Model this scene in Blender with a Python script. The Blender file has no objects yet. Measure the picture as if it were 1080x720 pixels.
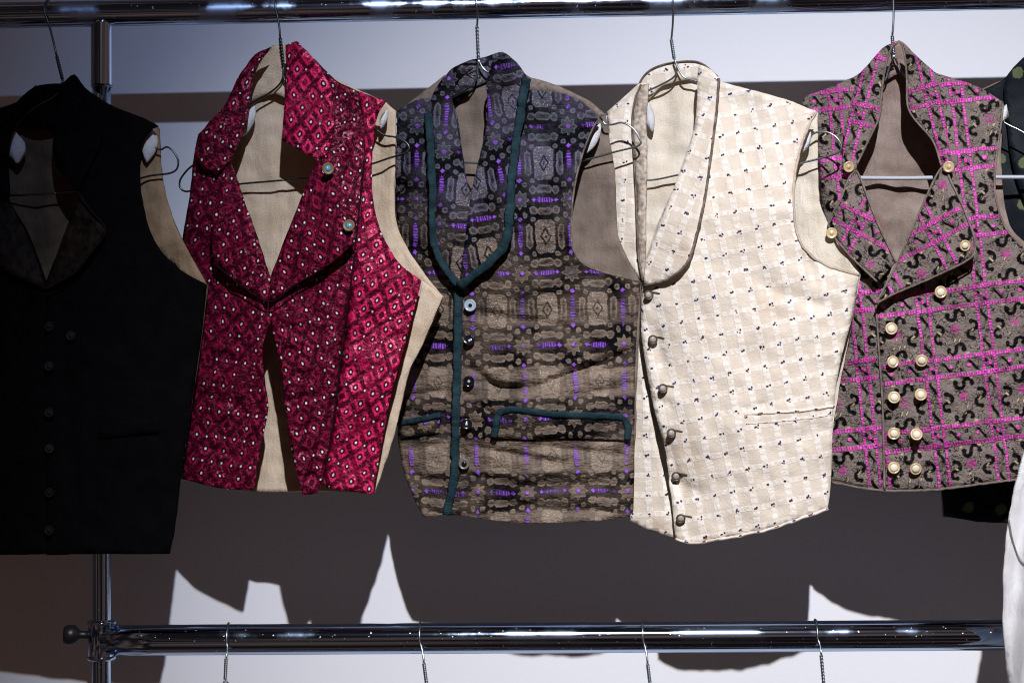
import bpy, bmesh, math, random
from mathutils import Vector, noise
from mathutils.geometry import delaunay_2d_cdt
from mathutils.kdtree import KDTree
random.seed(7)
S = bpy.context.scene
C = S.collection

# ------------------------------------------------------------------ camera, light, exposure
PX = 0.0012          # metres per photo pixel on the rail plane
CAM = 3.0            # camera distance from the rail plane
def W(px, py, y=0.0):
    """photo pixel + depth (metres, negative = nearer) -> world point"""
    k = (CAM + y) / CAM
    return Vector(((px - 540) * PX * k, y, (360 - py) * PX * k))
cd = bpy.data.cameras.new('camera'); cam = bpy.data.objects.new('camera', cd); C.objects.link(cam)
cam.location = (0, -CAM, 0); cam.rotation_euler = (math.pi / 2, 0, 0)
cd.sensor_width = 36.0; cd.lens = 36.0 * CAM / (1080 * PX); cd.clip_end = 100
S.camera = cam
S.view_settings.view_transform = 'Standard'
try: S.view_settings.look = 'None'
except Exception: pass
S.cycles.use_denoising = True; S.cycles.denoising_prefilter = 'ACCURATE'; S.cycles.denoising_input_passes = 'RGB_ALBEDO_NORMAL'; S.cycles.max_bounces = 5; S.cycles.diffuse_bounces = 3; S.cycles.sample_clamp_indirect = 1.5; S.cycles.filter_width = 1.1     # keep the weave crisp
S.view_settings.exposure = 0.0; S.view_settings.gamma = 1.0

wd = bpy.data.worlds.new('World'); S.world = wd; wd.use_nodes = True
nt = wd.node_tree; bg = nt.nodes['Background']
tc = nt.nodes.new('ShaderNodeTexCoord'); nz = nt.nodes.new('ShaderNodeTexNoise'); cr = nt.nodes.new('ShaderNodeValToRGB')
nz.inputs['Scale'].default_value = 3.2; nz.inputs['Detail'].default_value = 6.0
cr.color_ramp.elements[0].position = 0.47; cr.color_ramp.elements[0].color = (0.010, 0.007, 0.007, 1)
cr.color_ramp.elements[1].position = 0.72; cr.color_ramp.elements[1].color = (0.20, 0.120, 0.088, 1)
nt.links.new(tc.outputs['Generated'], nz.inputs['Vector']); nt.links.new(nz.outputs['Fac'], cr.inputs['Fac'])
nt.links.new(cr.outputs['Color'], bg.inputs['Color']); bg.inputs['Strength'].default_value = 1.0

def spot(name, loc, aim, energy, col, half_deg, radius, blend=1.0):
    l = bpy.data.lights.new(name, 'SPOT'); o = bpy.data.objects.new(name, l); C.objects.link(o)
    l.energy = energy; l.color = col; l.spot_size = math.radians(2 * half_deg); l.spot_blend = blend; l.shadow_soft_size = radius
    o.location = loc; o.rotation_euler = (Vector(aim) - Vector(loc)).to_track_quat('-Z', 'Y').to_euler()
    return o
KEY = (0.34, -4.0, 2.85)
spot('stage_spotlight', KEY, (0.53, 0.17, -0.64), 1240, (1.0, 0.95, 0.885), 15.1, 0.035)
spot('added_cool_edge_light', (0.36, -4.0, 2.87), (0.30, 0.17, -0.12), 430, (0.40, 0.58, 1.0), 14.4, 0.035)  # added lamp beside the key, imitates the bluish edge of the one beam

# ------------------------------------------------------------------ shader maths
class E:
    """a float socket (or constant) that builds Math nodes"""
    def __init__(s, t, k): s.t, s.k = t, k
    def _o(s, op, *a, clamp=False):
        n = s.t.nodes.new('ShaderNodeMath'); n.operation = op; n.use_clamp = clamp
        for i, x in enumerate((s,) + a):
            if isinstance(x, E): s.t.links.new(x.k, n.inputs[i])
            else: n.inputs[i].default_value = float(x)
        return E(s.t, n.outputs[0])
    def __add__(s, b): return s._o('ADD', b)
    __radd__ = __add__
    def __sub__(s, b): return s._o('SUBTRACT', b)
    def __rsub__(s, b): return (s * -1.0)._o('ADD', b)
    def __mul__(s, b): return s._o('MULTIPLY', b)
    __rmul__ = __mul__
    def __truediv__(s, b): return s._o('DIVIDE', b)
    def abs(s): return s._o('ABSOLUTE')
    def floor(s): return s._o('FLOOR')
    def fract(s): return s._o('FRACT')
    def sin(s): return s._o('SINE')
    def cos(s): return s._o('COSINE')
    def sqrt(s): return s._o('SQRT')
    def min(s, b): return s._o('MINIMUM', b)
    def max(s, b): return s._o('MAXIMUM', b)
    def sat(s): return s._o('ADD', 0.0, clamp=True)
    def inv(s): return s * -1.0 + 1.0
    def ss(s, a, b):
        n = s.t.nodes.new('ShaderNodeMapRange'); n.interpolation_type = 'SMOOTHSTEP'
        s.t.links.new(s.k, n.inputs[0])
        lo, hi, t0, t1 = (a, b, 0, 1) if a < b else (b, a, 1, 0)
        for i, x in zip((1, 2, 3, 4), (lo, hi, t0, t1)): n.inputs[i].default_value = x
        return E(s.t, n.outputs[0])
    def ins(s, w=0.8):      # 1 inside a signed distance
        return s.ss(w, -w)

class M:
    def __init__(m, name, uv_scale=100.0, generated=False):
        m.mat = bpy.data.materials.new(name); m.mat.use_nodes = True
        m.t = m.mat.node_tree; m.b = m.t.nodes['Principled BSDF']
        n = m.t.nodes.new('ShaderNodeTexCoord')
        sp = m.t.nodes.new('ShaderNodeSeparateXYZ')
        m.t.links.new(n.outputs['Object' if generated else 'UV'], sp.inputs[0])
        m.u = E(m.t, sp.outputs[0]) * uv_scale; m.v = E(m.t, sp.outputs[1]) * uv_scale
        m.w = E(m.t, sp.outputs[2]) * uv_scale
    def vec(m, u, v, w=0.0):
        n = m.t.nodes.new('ShaderNodeCombineXYZ')
        for i, x in enumerate((u, v, w)):
            if isinstance(x, E): m.t.links.new(x.k, n.inputs[i])
            else: n.inputs[i].default_value = x
        return n.outputs[0]
    def noise(m, u, v, scale=1.0, detail=2.0, w=0.0, rough=0.55):
        n = m.t.nodes.new('ShaderNodeTexNoise'); n.inputs['Scale'].default_value = scale; n.inputs['Detail'].default_value = detail
        n.inputs['Roughness'].default_value = rough
        m.t.links.new(m.vec(u, v, w), n.inputs['Vector']); return E(m.t, n.outputs['Fac'])
    def rnd(m, u, v, w=0.0):
        n = m.t.nodes.new('ShaderNodeTexWhiteNoise'); m.t.links.new(m.vec(u, v, w), n.inputs['Vector']); return E(m.t, n.outputs['Value'])
    def mix(m, f, a, b):
        n = m.t.nodes.new('ShaderNodeMix'); n.data_type = 'RGBA'; n.clamp_factor = True
        if isinstance(f, E): m.t.links.new(f.k, n.inputs[0])
        else: n.inputs[0].default_value = f
        for i, x in ((6, a), (7, b)):
            if isinstance(x, tuple): n.inputs[i].default_value = (*x[:3], 1)
            else: m.t.links.new(x, n.inputs[i])
        return n.outputs[2]
    def done(m, color, rough=0.7, metal=0.0, height=None, bump=0.3, dist=0.001, spec=0.3, sheen=0.0):
        def put(name, x):
            i = m.b.inputs[name]
            if isinstance(x, E): m.t.links.new(x.k, i)
            elif isinstance(x, tuple): i.default_value = (*x[:3], 1)
            elif isinstance(x, (int, float)): i.default_value = x
            else: m.t.links.new(x, i)
        put('Base Color', color); put('Roughness', rough); put('Metallic', metal); put('Specular IOR Level', spec)
        if sheen: put('Sheen Weight', sheen); m.b.inputs['Sheen Roughness'].default_value = 0.4
        if height is not None:
            n = m.t.nodes.new('ShaderNodeBump'); n.inputs['Strength'].default_value = bump; n.inputs['Distance'].default_value = dist
            m.t.links.new(height.k, n.inputs['Height']); m.t.links.new(n.outputs[0], m.b.inputs['Normal'])
        return m.mat
def rep(u, P):
    i = (u / P + 0.5).floor()
    return u - i * P, i
def octd(u, v, hx, hy, k):
    a = u.abs(); b = v.abs()
    return (a - hx).max(b - hy).max((a + b - (hx + hy - k)) * 0.707)
def ln(u, v): return (u * u + v * v).sqrt()

# ------------------------------------------------------------------ materials
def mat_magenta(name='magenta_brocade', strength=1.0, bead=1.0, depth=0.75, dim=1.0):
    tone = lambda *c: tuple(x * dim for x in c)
    m = M(name); u0, v0 = m.u, m.v
    wob = m.noise(u0, v0, 0.05, 2) - 0.5; wob2 = m.noise(u0, v0, 0.05, 2, 7.0) - 0.5
    u = u0 + wob * 6.0; v = v0 + wob2 * 6.0
    def cell(u, v, A=20.0, B=27.0):
        a, i = rep(u, A); b, j = rep(v, B)
        d = a.abs() / (A / 2) + b.abs() / (B / 2)      # 1 on the lattice lines
        return a, b, d, i, j
    a1, b1, d1, i1, j1 = cell(u, v); a2, b2, d2, i2, j2 = cell(u + 10.0, v + 13.5)
    pick = d1._o('LESS_THAN', d2)
    d = d1.min(d2)
    def sel(x, y): return x * pick + y * pick.inv()
    a = sel(a1, a2); b = sel(b1, b2); idr = m.rnd(sel(i1, i2 + 31.0), sel(j1, j2 + 17.0))
    fine = m.noise(u0, v0, 0.55, 3); mott = m.noise(u0, v0, 0.022, 3, 3.0)
    ragged = (m.noise(u0, v0, 0.45, 2, 13.0) - 0.5) * 0.5
    lattice = (d + ragged).ss(0.66, 0.78)                                   # dark woven trellis
    hatch = m.noise(u0 + v0 * 0.7, v0 * 0.35 - u0 * 0.2, 0.5, 2, 17.0).ss(0.42, 0.55)
    fleck = m.noise(u, v, 0.34, 3, 5.0).ss(0.50, 0.58)
    dark = lattice * (hatch * 0.35 + 0.55 + fleck * 0.4)
    r = ln(a * 1.15, b * 0.80)
    ring = r.ss(3.3, 2.5) * idr.ss(0.06, 0.10)
    halo = (d - 0.50).abs().ss(0.16, 0.03)
    worn = mott.ss(0.30, 0.56)
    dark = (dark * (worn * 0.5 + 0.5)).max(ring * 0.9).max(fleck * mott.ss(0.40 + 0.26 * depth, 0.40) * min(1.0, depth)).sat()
    beadm = r.ss(1.7, 1.0) * idr.ss(0.20, 0.24) * bead
    c, ci = rep(u + 10.0, 20.0); e, ei = rep(v, 27.0)            # small beads on the trellis
    beads2 = ln(c, e * 0.8).ss(1.4, 0.8) * m.rnd(ci, ei, 3.0).ss(0.18, 0.22) * bead
    bd = beadm.max(beads2)
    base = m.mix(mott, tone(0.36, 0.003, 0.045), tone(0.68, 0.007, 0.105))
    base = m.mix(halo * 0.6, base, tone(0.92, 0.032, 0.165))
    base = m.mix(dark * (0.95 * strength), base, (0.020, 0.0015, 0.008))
    base = m.mix(fine.ss(0.52, 0.68) * 0.4, base, (0.05, 0.001, 0.010))
    base = m.mix(bd, base, (0.80, 0.76, 0.74))
    weave = m.noise(u0 * 1.2, v0 * 0.25, 0.8, 1, 71.0)
    h = dark * -0.5 + bd * 1.6 + weave * 0.25 + fine * 0.35 + m.noise(u0, v0 * 1.4, 0.045, 3, 91.0) * 5.0
    return m.done(base, rough=bd * -0.1 + dark * 0.35 + 0.27, height=h, bump=1.0, dist=0.0018, spec=dark.inv() * 0.50 + 0.03)

def mat_octagon():
    m = M('octagon_jacquard'); u0, v0 = m.u, m.v
    wu = m.noise(u0, v0, 0.06, 2) - 0.5; wv = m.noise(u0, v0, 0.06, 2, 4.0) - 0.5
    big = v0.ss(180.0, 300.0) * 9.0
    U = u0 + wu * 4.0 + (m.noise(u0, v0, 0.02, 2, 51.0) - 0.5) * big; V = v0 + wv * 4.0 + (m.noise(u0, v0, 0.016, 2, 53.0) - 0.5) * big * 1.6
    U = U + (m.noise(u0, v0, 0.24, 2, 61.0) - 0.5) * 2.6; V = V + (m.noise(u0, v0, 0.24, 2, 63.0) - 0.5) * 2.6
    PXc, PYc = 53.0, 77.0
    a, i = rep(U, PXc); b, j = rep(V, PYc)
    aa = a.abs(); bb = b.abs()
    x = aa - PXc / 2; y = bb - PYc / 2                          # relative to the cell's far corner
    th = b._o('ARCTAN2', a)
    star = ln(a, b) - ((th * 8.0).cos() * 1.6 + 9.4)
    shapes = octd(aa - 14.5, bb - 10.6, 4.9, 5.0, 2.8)           # small octagons round the star
    shapes = shapes.min(octd(aa - 5.6, bb - 16.0, 3.6, 3.8, 2.0))
    shapes = shapes.min(octd(aa - 14.0, bb - 20.6, 3.6, 3.4, 2.0))
    vert = octd(aa - 9.8, y, 4.4, 14.5, 4.0)                    # long octagons beside the ladder
    hor = octd(x, bb - 11.6, 10.2, 5.0, 4.0)
    sq = octd(x, y, 11.2, 18.5, 4.0)
    small = shapes.min(star).min(vert).min(hor)
    shapes = small.min(sq)
    lad_v = octd(a, y, 2.3, 12.5, 2.0); lad_h = octd(x, b, 8.5, 2.5, 2.0)
    dia = (aa + (bb - 20.5).abs()) - 2.9; dia2 = (((aa - 15.0).abs()) + bb) - 2.6; dot = ln(a, b) - 2.2
    thr = (b * 2.2).sin().ss(-0.6, 0.5); thr2 = (a * 2.2).sin().ss(-0.6, 0.5)
    purple = (lad_v.ins() * (thr * 0.75 + 0.25)).max(lad_h.ins() * (thr2 * 0.75 + 0.25)).max(dia.ins()).max(dia2.ins()).max(dot.ins())
    purple = purple * m.noise(U, V, 0.045, 2, 9.0).ss(0.36, 0.56)
    lens = ((aa - 9.8).abs() * 2.0 + y.abs() * 0.62) - 3.2
    lens2 = (x.abs() * 0.7 + (bb - 11.6).abs() * 1.5) - 2.6
    dm = (x.abs() * 1.25 + y.abs() * 0.75)
    inner = lens.ins().max(lens2.ins()).max((dm - 6.0).abs().ss(1.6, 0.5)).max(dm.ss(2.0, 1.0))
    wear = m.noise(u0, v0, 0.017, 3, 2.0)
    lower = v0.ss(160.0, 240.0)                                   # the black floats have rubbed off below
    black = shapes.ss(-1.3, -0.3)
    core = small.ss(-2.3, -3.2) * 0.55
    rows = bb.ss(25.0, 19.0)
    black = black * (lower * (rows.inv() * -0.85) + 1.0)
    black = black.max(inner * (lower * -0.5 + 0.9)).max(core * (lower * -0.6 + 1.0))
    fuzz = m.noise(u0, v0, 0.42, 2, 6.0)
    black = black * (wear.ss(0.62, 0.40) * 0.35 + 0.65) * (fuzz.ss(0.28, 0.45) * 0.2 + 0.8)
    spark = m.noise(u0, v0, 0.8, 1, 8.0).ss(0.60, 0.72)
    gold = sq.ss(1.0, -2.0)
    nn = m.noise(u0, v0, 0.035, 3, 1.0)
    lila = lower.inv() * m.noise(u0, v0, 0.02, 1, 12.0).ss(0.40, 0.58)
    base = m.mix(nn, (0.105, 0.076, 0.056), (0.30, 0.222, 0.160))
    up = (v0 + (m.noise(u0, v0, 0.012, 2, 41.0) - 0.5) * 160.0).ss(170.0, 40.0)
    slub = m.noise(u0 * 0.25, v0 * 1.6, 0.5, 2, 43.0).ss(0.45, 0.62)
    base = m.mix(up * 0.8, base, (0.046, 0.070, 0.106))  # bluish light fringe towards the shoulders, put into the cloth colour
    base = m.mix(lila * up * 0.55, base, (0.135, 0.115, 0.195))
    base = m.mix(slub * 0.45, base, (0.05, 0.038, 0.034))
    rub = m.noise(u0, v0 * 1.6, 0.018, 4, 81.0).ss(0.50, 0.68)
    base = m.mix(rub * 0.65, base, (0.035, 0.027, 0.024))
    base = m.mix(gold * lower * 0.35, base, (0.34, 0.265, 0.20)); base = m.mix(gold * spark * 0.75, base, (0.58, 0.46, 0.32))
    fl = m.noise(u0, v0, 0.7, 2, 3.0).ss(0.52, 0.68)
    base = m.mix(fl * 0.35, base, (0.045, 0.033, 0.030))
    base = m.mix(black.sat(), base, (0.0030, 0.0027, 0.004))
    base = m.mix(purple.sat() * 0.9, base, (0.30, 0.10, 0.66))
    weave = m.noise(u0 * 0.25, v0 * 1.3, 0.8, 1, 71.0) * 2.0
    h = black * 0.5 + purple * 0.8 + weave * 0.25 + fuzz * 0.7 + m.noise(u0 * 0.6, v0 * 1.5, 0.05, 3, 91.0) * 4.0
    return m.done(base, rough=0.6, height=h, bump=1.0, dist=0.0018, spec=black.sat().inv() * 0.22 + 0.03)

def mat_beige():
    m = M('cream_checked_silk'); u0, v0 = m.u, m.v
    wu = m.noise(u0, v0, 0.03, 2) - 0.5; wv = m.noise(u0, v0, 0.03, 2, 4.0) - 0.5
    U = u0 + wu * 7.0; V = v0 + wv * 7.0
    a, i = rep(U, 19.4); b, j = rep(V, 20.6)
    dash = m.noise(U, V, 0.25, 2, 2.0).ss(0.36, 0.50)
    br = ((V * 0.9).sin().ss(-0.7, 0.1)); br2 = ((U * 0.9).sin().ss(-0.7, 0.1))
    vb = a.abs().ss(3.9, 3.0) * (br * 0.5 + 0.5); hb = b.abs().ss(3.2, 2.4) * (br2 * 0.5 + 0.5)
    white = (vb.max(hb * 0.9)) * (dash * 0.6 + 0.4)
    def speck(k, rx, ry, ox, oy, thr):
        r1 = m.rnd(i, j, k) - 0.5; r2 = m.rnd(i, j, k + 10.0) - 0.5
        d = ln((a - (r1 * 1.8 + ox)) / rx, (b - (r2 * 1.6 + oy)) / ry)
        return d.ss(1.15, 0.75) * m.rnd(i, j, k + 20.0).ss(thr, thr + 0.02)
    s1 = speck(1.0, 1.6, 1.15, -0.7, 0.4, 0.08); s2 = speck(2.0, 1.0, 1.4, 1.3, -0.5, 0.2); s3 = speck(3.0, 0.8, 0.8, -1.6, 1.0, 0.5)
    st = speck(4.0, 1.0, 0.9, 1.2, 1.7, 0.45)
    tone = m.rnd(i, j, 40.0)
    nn = m.noise(u0, v0, 0.02, 3, 1.0); fine = m.noise(u0, v0, 0.6, 2, 3.0)
    base = m.mix(nn, (0.645, 0.55, 0.44), (0.715, 0.625, 0.52))
    base = m.mix(white * 0.85, base, (0.83, 0.77, 0.69))
    base = m.mix(fine.ss(0.55, 0.75) * 0.18, base, (0.40, 0.29, 0.2))
    stain = m.noise(u0, v0, 0.012, 4, 21.0).ss(0.56, 0.74)
    base = m.mix(stain * 0.35, base, (0.46, 0.31, 0.20))
    sc = m.mix(tone.ss(0.55, 0.6), m.mix(tone.ss(0.3, 0.35), (0.02, 0.015, 0.018), (0.03, 0.03, 0.11)), (0.06, 0.02, 0.025))
    base = m.mix(s1.max(s2).max(s3).sat(), base, sc)
    base = m.mix(st, base, m.mix(tone.ss(0.45, 0.5), (0.40, 0.15, 0.03), (0.10, 0.08, 0.30)))
    weave = m.noise(u0 * 1.2, v0 * 0.25, 0.8, 1, 71.0)
    h = white * 0.8 + weave * 0.4 + fine * 0.9 + s1 * 0.5 + m.noise(u0, v0, 0.045, 3, 91.0) * 5.0
    return m.done(base, rough=0.62, height=h, bump=0.4, dist=0.0012, spec=0.3)

def mat_scroll():
    m = M('pink_striped_scroll_brocade'); u0, v0 = m.u * 1.02, m.v * 1.02
    wu = m.noise(u0, v0, 0.05, 2) - 0.5; wv = m.noise(u0, v0, 0.05, 2, 4.0) - 0.5
    U = u0 + wu * 4.0; V = v0 + wv * 4.0
    U1, V1 = U, V
    U = U + (m.noise(u0, v0, 0.20, 2, 61.0) - 0.5) * 2.6; V = V + (m.noise(u0, v0, 0.20, 2, 63.0) - 0.5) * 2.6
    Px, Py = 64.0, 73.0
    a, i = rep(U, Px); b, j = rep(V, Py); aa = a.abs(); bb = b.abs()
    sa = a._o('SIGN'); sb = b._o('SIGN')
    # satin bars: pairs of lines at |u|=6.5 and |v|=9.5, cut into groups of threads
    def bars(t, k):
        cu, ci = rep(t, 11.0); rr = m.rnd(ci, k, 5.0)
        grp = cu.abs().ss(4.9, 4.2); thr = (t * 2.2).sin().ss(-0.9, -0.1)
        return (grp * 0.9 + 0.1) * (thr * 0.7 + 0.3), rr
    a_, _i = rep(U1, Px); b_, _j = rep(V1, Py)
    hbar, hr = bars(U1, sb + j * 3.0); vbar, vr = bars(V1, sa + i * 3.0 + 50.0)
    hl = (b_.abs() - 9.5).abs().ss(2.7, 1.9) * hbar; vl = (a_.abs() - 6.0).abs().ss(1.9, 1.2) * vbar
    flip = m.rnd(i, j, 2.0)
    x = U - (U / Px).floor() * Px - Px / 2; y = V - (V / Py).floor() * Py - Py / 2     # centred on the plain square
    ax = x.abs(); ay = y.abs()
    s = (x * y)._o('SIGN')
    def arc(px, py, cx, cy, r, t, dx, dy, cut):
        qx = px - cx; qy = py - cy
        d = (ln(qx, qy) - r).abs() - t
        return d.max((qx * dx + qy * dy) * -1.0 + cut)
    # four S scrolls round the flower, above, below and beside it
    sc = arc(x * sb, ay, 6.0, 19.0, 4.3, 1.7, 0.0, 1.0, -1.5).min(arc(x * sb, ay, -3.0, 17.5, 4.3, 1.8, 0.0, -1.0, -1.0))
    sc = sc.min(ln(x * sb - 10.0, ay - 18.0) - 2.3).min(ln(x * sb + 7.0, ay - 19.0) - 2.5)
    sc = sc.min(arc(ax, y * sa, 18.5, 5.8, 4.3, 1.6, 1.0, 0.0, -1.5)).min(arc(ax, y * sa, 17.0, -3.4, 4.3, 1.8, -1.0, 0.0, -1.0))
    sc = sc.min(ln(ax - 17.5, y * sa - 10.0) - 2.3).min(ln(ax - 18.0, y * sa + 8.0) - 2.4)
    # scrolls between the stripes, and thick curls in the narrow strips
    wv1 = ((b - (a * 0.36).sin() * 4.4).abs() - 2.0).max(((a * 0.18).sin() * -1.0).abs() * 3.0 - 2.6)
    wv2 = ((a - (b * 0.30).sin() * 2.6).abs() - 1.7).max(((b * 0.15).sin()).abs() * 3.0 - 2.7)
    in_h = bb.ss(6.5, 5.5); in_v = aa.ss(4.4, 3.6)
    black = (sc - 0.1).ins(0.7).max(wv1.ins(0.8) * in_h).max(wv2.ins(0.8) * in_v * bb.ss(12.5, 13.5))
    fuzz = m.noise(u0, v0, 0.42, 2, 6.0)
    leafy = m.noise(U, V * 1.2, 0.17, 1, 95.0)
    black = black.max((leafy - 0.5).abs().ss(0.026, 0.012) * m.noise(U, V, 0.06, 1, 97.0).ss(0.44, 0.52) * 0.9)
    black = black * (fuzz.ss(0.30, 0.42) * 0.15 + 0.85)
    fr = ln(x, y + 4.0)
    pet = m.noise(u0, v0, 0.5, 2, 11.0)
    flower = (fr - 5.2).ins(1.0) * pet.ss(0.42, 0.52)
    g1, gi = rep(U + V * 0.5, 6.0); g2, gj = rep(V, 9.0)
    gold = (g1.abs() * 1.1 + g2.abs() * 0.45).ss(1.9, 1.1) * (ln(x, y - 7.5) - 8.0).ins(1.5) * m.rnd(gi, gj, 7.0).ss(0.35, 0.4)
    q1 = (ln(ax - 10.0, ay - 24.0) - 1.9).ins(0.6)
    q2 = (((x * 0.8 + y * 0.6).abs() - 1.0).max((x * 0.6 - y * 0.8).abs() - 3.0)).ins(0.6) * 0.0
    bead = (((ax - 17.0) * 0.7 + y * 0.7).abs() - 0.9).max(((ax - 17.0) * 0.7 - y * 0.7).abs() - 2.6).ins(0.6)
    dots = (ln(a, b) - 2.5).ins(0.7).max((ln(aa - 22.0, b) - 2.2).ins(0.7))
    nn = m.noise(u0, v0, 0.03, 3, 1.0); fl = m.noise(u0, v0, 0.7, 2, 3.0).ss(0.5, 0.7)
    base = m.mix(nn, (0.130, 0.102, 0.088), (0.265, 0.214, 0.186))
    base = m.mix(fl * 0.6, base, (0.02, 0.015, 0.015)); base = m.mix(m.noise(u0, v0, 0.6, 2, 33.0).ss(0.56, 0.70) * 0.5, base, (0.26, 0.205, 0.18))
    base = m.mix(black.sat(), base, (0.0028, 0.0025, 0.0028))
    base = m.mix(flower * 0.85, base, (0.42, 0.03, 0.24))
    base = m.mix(gold.max(q1 * 0.8).max(bead) * 0.85, base, (0.52, 0.42, 0.26))
    pk = m.noise(u0, v0, 0.02, 2, 15.0)
    pcol = m.mix(hr.max(vr * 0.8), (0.58, 0.025, 0.32), (1.0, 0.085, 0.66))
    pcol = m.mix(pk.ss(0.56, 0.40) * 0.45, pcol, (0.20, 0.01, 0.09))
    pinkm = hl.max(vl).max(dots * 0.8).sat()
    base = m.mix(pinkm, base, pcol)
    weave = m.noise(u0 * 0.25, v0 * 1.3, 0.8, 1, 71.0) * 2.0
    h = black * 0.7 + pinkm * 0.9 + gold * 0.7 + weave * 0.25 + fuzz * 0.7 + m.noise(u0, v0 * 1.3, 0.05, 3, 91.0) * 4.0
    return m.done(base, rough=pinkm * -0.2 + 0.6, height=h, bump=1.0, dist=0.0018, spec=pinkm * 0.4 + 0.06)

def mat_cloth(name, c1, c2, scale=0.03, rough=0.75, wv=3.0, bump=0.4, stain=None, spec=0.12, sheen=0.0):
    m = M(name); u, v = m.u, m.v
    nn = m.noise(u, v, scale, 4, 1.0).ss(0.3, 0.7); fine = m.noise(u, v, 0.7, 2, 3.0); wr = m.noise(u * 1.0, v * 0.35, 0.06, 4, 5.0)
    base = m.mix(nn, c1, c2)
    base = m.mix(fine.ss(0.52, 0.75) * 0.25, base, tuple(x * 0.55 for x in c1))
    if stain: base = m.mix(m.noise(u, v, 0.016, 3, 31.0).ss(0.52, 0.68) * 0.7, base, stain)
    h = (u * wv).sin() * (v * wv).sin() * 0.05 + fine * 0.6 + wr * 4.0
    return m.done(base, rough=rough, height=h, bump=bump * 2.0, dist=0.0018, spec=spec, sheen=sheen)

def mat_dots(name):
    m = M(name); u, v = m.u, m.v
    a, i = rep(u + v * 0.12, 34.0); b, j = rep(v, 46.0)
    ox = (m.rnd(i, j, 1.0) - 0.5) * 5.0
    d = ln(a - ox, b) + (m.noise(u, v, 0.25, 3) - 0.5) * 5.0
    dot = d.ss(6.6, 5.4) ; fine = m.noise(u, v, 0.5, 3, 4.0)
    base = m.mix(fine, (0.003, 0.004, 0.007), (0.008, 0.011, 0.016))
    base = m.mix(dot * (fine * 0.6 + 0.4), base, (0.13, 0.15, 0.07))
    return m.done(base, rough=0.55, height=fine * 0.6 + dot, bump=0.4, dist=0.001, spec=0.08)

def mat_metal(name, col, rough, dust=0.0, smear=0.0):
    m = M(name, 1000.0, True)
    n1 = m.noise(m.u, m.v, 0.02, 4, 0.0); s = m.noise(m.u * 0.25, m.v, 0.28, 2, m.w)
    n3 = m.noise(m.u, m.v, 0.016, 4, m.w)
    spots = s.ss(0.70, 0.76) if dust else None
    base = m.mix(n1 * 0.35, col, tuple(x * 0.7 for x in col))
    r = n3.ss(0.47, 0.64) * smear + rough
    if dust:
        d2 = m.noise(m.u, m.v, 0.30, 1, m.w).ss(0.73, 0.77)
        base = m.mix(d2 * dust, base, (0.75, 0.75, 0.78)); r = r + d2 * 0.4
    return m.done(base, rough=r, metal=1.0, height=n3, bump=0.012, dist=0.002)

MAG = mat_magenta(); MAGD = mat_magenta('magenta_shaded_mottled_brocade', 1.0, 1.0, 1.9, 0.47)  # second copy: denser black mottling, plus shade put into the colour by dim
OCT = mat_octagon(); BEI = mat_beige(); SCR = mat_scroll(); DOT = mat_dots('navy_dotted_cloth')
CREAM = mat_cloth('cream_cotton_lining', (0.56, 0.435, 0.30), (0.68, 0.55, 0.405), 0.03, 0.8)
WHITE = mat_cloth('ivory_cotton_lining', (0.66, 0.58, 0.46), (0.75, 0.68, 0.57), 0.03, 0.8)
TAUPE = mat_cloth('taupe_lining', (0.15, 0.115, 0.092), (0.23, 0.18, 0.145), 0.03, 0.75)
RUST = mat_cloth('worn_brown_lining', (0.20, 0.145, 0.12), (0.30, 0.23, 0.195), 0.03, 0.75, stain=(0.21, 0.10, 0.075))
TAN = mat_cloth('tan_twill_lining', (0.23, 0.155, 0.09), (0.34, 0.235, 0.145), 0.03, 0.8)
DIM = mat_cloth('shaded_brown_lining', (0.075, 0.052, 0.036), (0.13, 0.092, 0.065), 0.03, 0.8)  # brown lining with the shade inside the neck opening put into its colour
BROWN = mat_cloth('dull_brown_lining', (0.15, 0.105, 0.075), (0.22, 0.16, 0.115), 0.03, 0.8)
BLACK = mat_cloth('black_wool', (0.0020, 0.0020, 0.0024), (0.0034, 0.0034, 0.0042), 0.05, 0.9, spec=0.05, bump=0.2)
BLAP = mat_cloth('black_brown_brocade', (0.003, 0.0024, 0.002), (0.022, 0.013, 0.009), 0.11, 0.6)
TEAL = mat_cloth('dark_teal_velvet', (0.009, 0.024, 0.032), (0.020, 0.046, 0.056), 0.08, 0.8)
PIPE = mat_cloth('dark_taupe_piping', (0.085, 0.066, 0.054), (0.27, 0.22, 0.175), 0.2, 0.7)
ROLL = mat_cloth('speckled_beige_tape', (0.26, 0.21, 0.165), (0.62, 0.53, 0.43), 0.22, 0.7)
EDGE = mat_cloth('taupe_edge_cord', (0.16, 0.125, 0.105), (0.25, 0.20, 0.17), 0.2, 0.7)
LINEN = mat_cloth('white_linen', (0.66, 0.65, 0.66), (0.74, 0.73, 0.73), 0.02, 0.8)
PAPER = mat_cloth('white_foam', (0.58, 0.59, 0.61), (0.70, 0.70, 0.70), 0.05, 0.6)
CHROME = mat_metal('chrome', (0.44, 0.57, 0.80), 0.055, 0.7, 0.10)
WORN = mat_metal('dusty_chrome', (0.44, 0.57, 0.80), 0.09, 0.9, 0.30)
WIRE = mat_metal('galvanised_wire', (0.36, 0.40, 0.42), 0.30)
WIRED = mat_metal('dark_wire', (0.12, 0.13, 0.14), 0.35)
AGED = None
BRASS = mat_metal('old_brass', (0.55, 0.40, 0.20), 0.32)
PEWTER = mat_metal('dark_pewter', (0.10, 0.085, 0.075), 0.40)
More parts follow.
